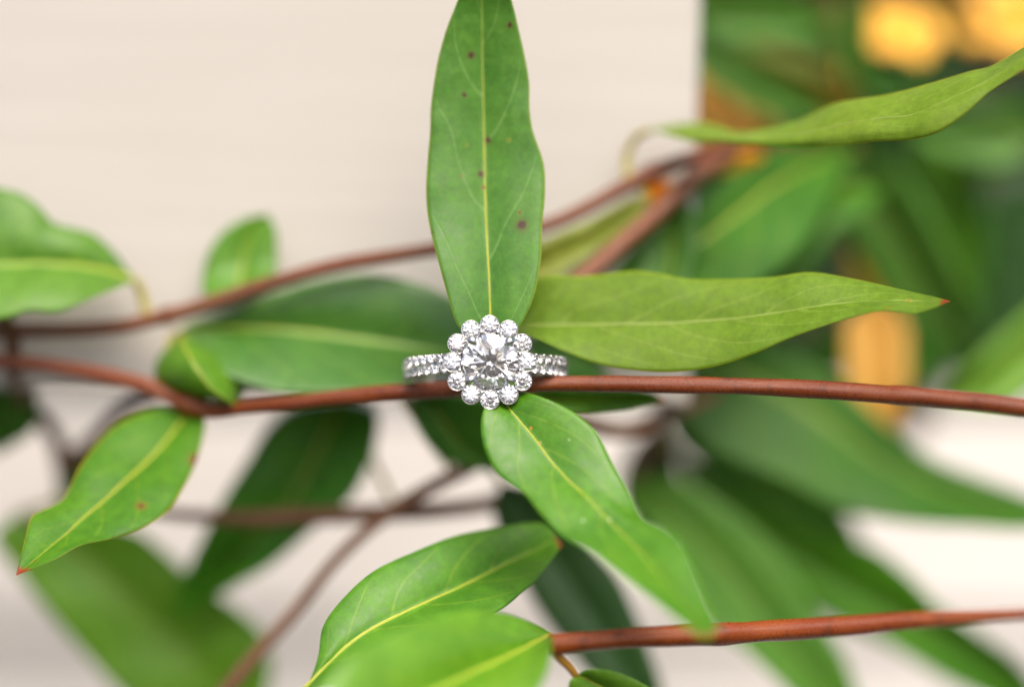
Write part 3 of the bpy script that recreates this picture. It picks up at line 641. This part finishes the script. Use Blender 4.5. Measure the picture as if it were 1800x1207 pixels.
# ================================================================ vine hanging low at the far side
v8 = thing('climbing_vine', P(1200, 600, 52), 'vine with large blurred leaves hanging in front of the clapboards under the ring stem', 'vine', 'vines on the board')
o8 = v8.location.copy()
tube('stem', [P(*q) for q in [(1380, 560, 64), (1260, 610, 58), (1180, 680, 54), (1150, 760, 53), (1120, 850, 53)]], [1.2, 1.2, 1.1, 1.0, 0.8], STEM3, v8, o8, seg=12)
leaf(v8, [(1235, 610), ((1335, 592), (1280, 645), (1165, 700)), ((1468, 668), (1385, 692), (1240, 790)), ((1538, 728), (1470, 752), (1375, 848)), ((1590, 775), (1540, 805), (1469, 895)), ((1655, 815), (1625, 850), (1590, 918)), ((1746, 848), (1722, 888), (1722, 926)), ((1800, 868), (1800, 900), (1800, 930)), (1930, 915)], [56, 54, 53, 52, 52, 52, 52, 52, 54], G('leaf_low_wide', (52, 104, 34), (62, 114, 40), srgb(120, 155, 60), mid=0.07, spec=0.3), BACK, seed=81, nu=40, fold=3.0, roll=(3, -3), midrib=False, petiole=[(1235, 610, 56), (1225, 630, 56)])
leaf(v8, [(1190, 800), ((1230, 820), (1215, 835), (1210, 850)), ((1285, 846), (1258, 872), (1250, 905)), ((1377, 899), (1340, 935), (1320, 968)), ((1460, 943), (1415, 990), (1390, 1030)), ((1530, 960), (1490, 1038), (1445, 1080)), ((1600, 1012), (1560, 1075), (1530, 1118)), ((1650, 1064), (1625, 1110), (1605, 1160)), ((1714, 1107), (1700, 1153), (1668, 1198)), ((1800, 1175), (1780, 1205), (1760, 1240)), (1880, 1280)], [56, 57, 57, 57, 57, 57, 57, 57, 57, 57, 58], G('leaf_low_fresh', (78, 150, 36), (90, 160, 42), srgb(120, 160, 60), mid=0.06), BACK, seed=83, nu=40, fold=2.5, roll=(-2, 3), midrib=False, petiole=[(1190, 800, 56), (1170, 770, 54), (1156, 745, 53)])
leaf(v8, [(1105, 845), ((1130, 836), (1125, 862), (1105, 885)), ((1195, 842), (1165, 895), (1145, 925)), ((1262, 880), (1220, 945), (1180, 980)), ((1330, 930), (1280, 1010), (1212, 1045)), ((1395, 1005), (1325, 1070), (1246, 1100)), ((1432, 1075), (1372, 1128), (1300, 1135)), ((1480, 1150), (1430, 1195), (1370, 1198)), ((1510, 1225), (1480, 1260), (1440, 1265)), (1540, 1330)], [50, 50, 49, 48, 48, 48, 48, 48, 49, 50], G('leaf_low_grey', (78, 134, 56), (88, 144, 62), srgb(120, 155, 70), mid=0.07), BACK, seed=85, nu=40, fold=2.5, roll=(2, -2), midrib=False, petiole=[(1105, 845, 50), (1115, 840, 52)])
leaf(v8, [(920, 600), ((980, 570), (975, 610), (950, 650)), ((1050, 590), (1040, 635), (1030, 680)), ((1110, 610), (1110, 650), (1100, 690)), ((1170, 630), (1170, 660), (1165, 690)), (1240, 665)], [30, 31, 33, 36, 40, 46], DEEP, BACK, seed=87, midrib=False, petiole=[(1240, 665, 46), (1215, 655, 56)])

leaf(v8, [(1170, 700), ((1260, 700), (1230, 740), (1180, 770)), ((1350, 750), (1300, 800), (1240, 830)), ((1430, 820), (1380, 865), (1310, 890)), ((1490, 900), (1450, 930), (1390, 945)), (1540, 1000)], [62, 64, 66, 68, 70, 72], DEEP, BACK, seed=88, midrib=False, nu=30, petiole=[(1170, 700, 62), (1168, 720, 54)])
leaf(v8, [(1160, 760), ((1120, 770), (1150, 800), (1190, 800)), ((1090, 830), (1140, 850), (1200, 850)), ((1090, 890), (1140, 900), (1190, 890)), (1130, 960)], [60, 64, 66, 68, 70], BLUE, BACK, seed=89, midrib=False, nu=30, petiole=[(1160, 760, 60), (1152, 752, 53)])

# ================================================================ shrub behind the board edge
def zs_(z): return 52 + (z - 60) * 0.6
sh_ = thing('flowering_shrub', P(1600, 760, 92), 'blurred shrub with large green and yellowing leaves behind the edge of the board', 'shrub')
osb = sh_.location.copy()
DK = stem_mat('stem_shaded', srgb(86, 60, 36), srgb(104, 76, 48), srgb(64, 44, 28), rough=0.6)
for pts in ([(1600, 760, 140), (1560, 560, 130), (1500, 380, 120), (1440, 180, 125), (1400, -60, 130)], [(1600, 760, 140), (1690, 560, 150), (1720, 300, 140), (1735, 90, 110), (1680, -40, 100)], [(1600, 760, 140), (1420, 560, 110), (1330, 380, 95), (1260, 220, 100), (1240, 0, 110)]):
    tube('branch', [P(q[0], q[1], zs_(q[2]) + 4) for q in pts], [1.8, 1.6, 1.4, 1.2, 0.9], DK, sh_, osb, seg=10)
def sl(st, z, mat, seed, **k):
    k.setdefault('midrib', False); k.setdefault('nu', 30); k.setdefault('nv', 6); k.setdefault('fold', 3.0); k.setdefault('bulge', 1.2)
    z = [zs_(q) for q in z]
    leaf(sh_, st, z, mat, k.pop('back', BACK), seed=seed, **k)
sl([(1560, 330), ((1480, 292), (1490, 330), (1530, 370)), ((1380, 310), (1370, 335), (1470, 410)), ((1240, 330), (1290, 390), (1420, 480)), ((1160, 400), (1210, 450), (1330, 520)), ((1080, 460), (1130, 500), (1200, 540)), (1030, 540)], [66, 66, 64, 62, 60, 58, 56], GREEN, 101, roll=(2, -4))
sl([(1420, 440), ((1360, 420), (1350, 450), (1360, 490)), ((1260, 410), (1250, 460), (1260, 520)), ((1150, 430), (1150, 470), (1160, 520)), (1060, 490)], [56, 54, 52, 50, 48], GREY, 102)
sl([(1440, 240), ((1520, 245), (1490, 280), (1450, 300)), ((1590, 300), (1540, 360), (1470, 390)), ((1650, 400), (1590, 450), (1520, 470)), ((1700, 510), (1640, 540), (1580, 550)), (1740, 650)], [80, 80, 82, 84, 86, 90], GREY, 103, roll=(-3, 3))
sl([(1600, 210), ((1680, 200), (1650, 250), (1610, 280)), ((1720, 310), (1670, 350), (1620, 360)), ((1740, 420), (1690, 450), (1640, 450)), (1720, 560)], [105, 105, 106, 108, 110], GREEN, 104)
sl([(1840, 230), ((1790, 180), (1780, 240), (1770, 300)), ((1720, 190), (1700, 240), (1700, 290)), ((1650, 200), (1640, 230), (1640, 260)), (1580, 220)], [95, 95, 94, 93, 92], GREY, 105)
sl([(1850, 320), ((1740, 330), (1790, 380), (1840, 400)), ((1690, 450), (1760, 480), (1830, 490)), ((1680, 560), (1740, 580), (1810, 580)), (1700, 690)], [130, 130, 130, 130, 132], BLUE, 106)
sl([(1860, 500), ((1810, 545), (1830, 590), (1850, 640)), ((1755, 590), (1780, 640), (1800, 700)), ((1705, 640), (1730, 680), (1750, 720)), (1655, 705)], [72, 70, 68, 66, 66], GREEN2, 107)
sl([(1210, 10), ((1220, -20), (1260, 20), (1260, 75)), ((1300, -30), (1320, 20), (1330, 80)), ((1390, -20), (1390, 30), (1400, 75)), (1470, 40)], [92, 92, 92, 92, 94], GREEN, 108)
sl([(1200, 70), ((1240, 55), (1235, 90), (1225, 125)), ((1310, 90), (1295, 130), (1275, 165)), ((1380, 130), (1360, 165), (1340, 200)), ((1430, 165), (1420, 190), (1400, 215)), (1470, 220)], [84, 84, 84, 86, 88, 90], GREY, 109)
sl([(1250, 90), ((1330, 80), (1330, 130), (1310, 180)), ((1420, 110), (1410, 160), (1390, 210)), ((1490, 140), (1480, 180), (1460, 220)), (1560, 190)], [112, 112, 112, 112, 112], G('leaf_dull_gold', (130, 124, 44), (146, 134, 52), trans=0.3), 110)
sl([(1220, 110), ((1205, 150), (1240, 155), (1270, 140)), ((1205, 200), (1250, 200), (1290, 190)), ((1210, 250), (1260, 245), (1300, 240)), (1260, 290)], [100, 98, 98, 98, 100], AMBER, 111)
sl([(1300, 180), ((1270, 215), (1310, 215), (1350, 205)), ((1270, 250), (1320, 250), (1370, 235)), (1330, 290)], [96, 96, 96, 98], AMBER, 112)
sl([(1500, -20), ((1480, 30), (1505, 30), (1530, 20)), ((1485, 100), (1515, 100), (1545, 90)), ((1510, 160), (1540, 155), (1580, 130)), ((1560, 190), (1590, 170), (1640, 145)), (1680, 140)], [100, 100, 100, 100, 100, 100], DEEP, 113)
sl([(1490, 70), ((1485, 110), (1510, 110), (1535, 120)), ((1490, 160), (1520, 160), (1560, 160)), (1560, 200)], [120, 120, 120, 120], YELL, 114)
sl([(1700, 190), ((1640, 220), (1680, 230), (1720, 210)), ((1640, 270), (1680, 275), (1720, 260)), (1660, 320)], [112, 112, 112, 112], YELL, 115)
sl([(1480, 330), ((1480, 370), (1510, 370), (1545, 360)), ((1490, 430), (1525, 430), (1565, 420)), ((1500, 490), (1530, 490), (1560, 480)), (1530, 550)], [110, 110, 110, 110, 110], G('leaf_ochre', (150, 126, 34), (160, 136, 44), trans=0.3), 116)
sl([(1550, 520), ((1490, 560), (1540, 560), (1590, 565)), ((1485, 620), (1540, 620), (1598, 620)), ((1490, 680), (1540, 680), (1595, 680)), ((1510, 740), (1545, 740), (1580, 740)), (1550, 800)], [78, 78, 78, 78, 79, 80], AMBER, 117)
sl([(1400, 40), ((1400, 0), (1440, 10), (1470, -20)), ((1400, 60), (1450, 50), (1495, 30)), (1480, 100)], [135, 135, 135, 135], G('leaf_faded', (120, 112, 84), (132, 124, 96)), 118)
sl([(1640, 20), ((1655, 0), (1690, 40), (1720, 60)), ((1700, -40), (1740, 10), (1790, 60)), (1850, 20)], [122, 122, 122, 122], G('leaf_tan', (190, 160, 84), (200, 168, 92)), 119)

sl([(1360, 70), ((1400, 50), (1400, 80), (1390, 110)), ((1460, 60), (1455, 95), (1440, 125)), (1510, 110)], [122, 122, 122, 122], DEEP, 120)
sl([(1660, 120), ((1600, 110), (1620, 140), (1660, 165)), ((1540, 130), (1560, 165), (1600, 195)), (1500, 200)], [140, 140, 140, 140], DEEP, 121)
sl([(1700, 520), ((1590, 540), (1640, 570), (1690, 570)), ((1570, 610), (1630, 630), (1690, 620)), (1620, 710)], [120, 120, 120, 120], DEEP, 122)
sl([(1470, 560), ((1440, 590), (1470, 610), (1500, 600)), ((1400, 640), (1440, 660), (1480, 650)), (1400, 700)], [110, 110, 110, 110], DEEP, 123)

# yellow trumpet flowers
PETAL = simple_mat('petal_yellow', srgb(252, 196, 74), 0.5, var=0.05, scale=200, trans=0.2)
CALYX = simple_mat('calyx_green', srgb(96, 124, 50), 0.5, var=0.1)
def flower(px, py, z, R, tilt, label, c=None):
    t = thing('yellow_flower', P(px, py, z), label, 'flower', 'yellow flowers behind the board edge')
    vs, fs = [], []
    seg, prof = 60, [(0.02, 0.62), (0.14, 0.56), (0.3, 0.42), (0.45, 0.25), (0.6, 0.1), (0.78, 0.02), (0.92, 0.03), (1.0, 0.08)]
    for i, (r, d) in enumerate(prof):
        q = max(0, (i - 3) / 4)
        for k in range(seg):
            an = 2 * pi * k / seg
            lobe = 1 - q * 0.32 * (1 - abs(cos(2.5 * an)) ** 0.7)
            vs.append(Vector((r * lobe * cos(an), d + 0.06 * q * cos(5 * an), r * lobe * sin(an))) * R * MM)
    for i in range(len(prof) - 1):
        for k in range(seg):
            k1 = (k + 1) % seg; fs.append((i * seg + k, i * seg + k1, (i + 1) * seg + k1, (i + 1) * seg + k))
    me = mesh('corolla', vs, fs)
    o = link('corolla', me, t, [PETAL])
    md = o.modifiers.new('thickness', 'SOLIDIFY'); md.thickness = 0.0004
    c = link('calyx', lathe('calyx', [(0.0, R * 1.5), (R * 0.1, R * 1.45), (R * 0.2, R * 1.1), (R * 0.3, R * 0.6), (R * 0.34, R * 0.5)], 16, CALYX), t)
    t.rotation_euler = tilt
flower(1588, 52, 76, 6.2, (radians(-38), 0, radians(10)), 'round golden flower beside the green curve of a leaf')
flower(1772, 22, 84, 9.0, (radians(-42), 0, radians(-10)), 'widest pale yellow flower in the top corner behind the arching leaf')

# dark foliage closing the view behind the shrub
def foliage():
    rr = random.Random(11)
    vs, fs, uvs = [], [], []
    def one(c, L, Wd, rot):
        b0 = len(vs)
        for (a, wv, d) in ((0, 0, 0), (0.25, 0.8, 0), (0.6, 1, 0), (0.85, 0.5, 0), (1, 0, 0.1)):
            for s_ in ((-1, 0, 1) if wv else (0,)):
                p = Vector(((a - 0.5) * L, (abs(s_) * -0.12 + 0.25 * (a - 0.5) ** 2 * 1.4) * Wd, s_ * wv * Wd / 2))
                vs.append(c + rot @ p); uvs.append((a, 0.5 + 0.5 * s_))
        i = b0
        fs.extend([(i, i + 1, i + 2), (i, i + 2, i + 3)])
        for q in (1, 4):
            fs.extend([(i + q, i + q + 3, i + q + 4, i + q + 1), (i + q + 1, i + q + 4, i + q + 5, i + q + 2)])
        fs.extend([(i + 7, i + 10, i + 8), (i + 8, i + 10, i + 9)])
    for k in range(2600):
        z = rr.uniform(245, 480)
        px = rr.uniform(1050, 2700); py = rr.uniform(-700, 900)
        c = P(px, py, z)
        rot = Euler((rr.uniform(-0.9, 0.5), rr.uniform(0, 6.3), rr.uniform(-0.7, 0.7)), 'XYZ').to_matrix()
        one(c, rr.uniform(30, 48) * MM, rr.uniform(11, 17) * MM, rot)
    org = P(1700, 760, 280)
    me = mesh('foliage', vs, fs, True, org, uvs)
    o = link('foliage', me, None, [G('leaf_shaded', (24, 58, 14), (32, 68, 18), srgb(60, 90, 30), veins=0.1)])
    o.location = org
    o['kind'] = 'stuff'; o['label'] = 'dark blurred mass of green leaves far behind the shrub'; o['category'] = 'foliage'
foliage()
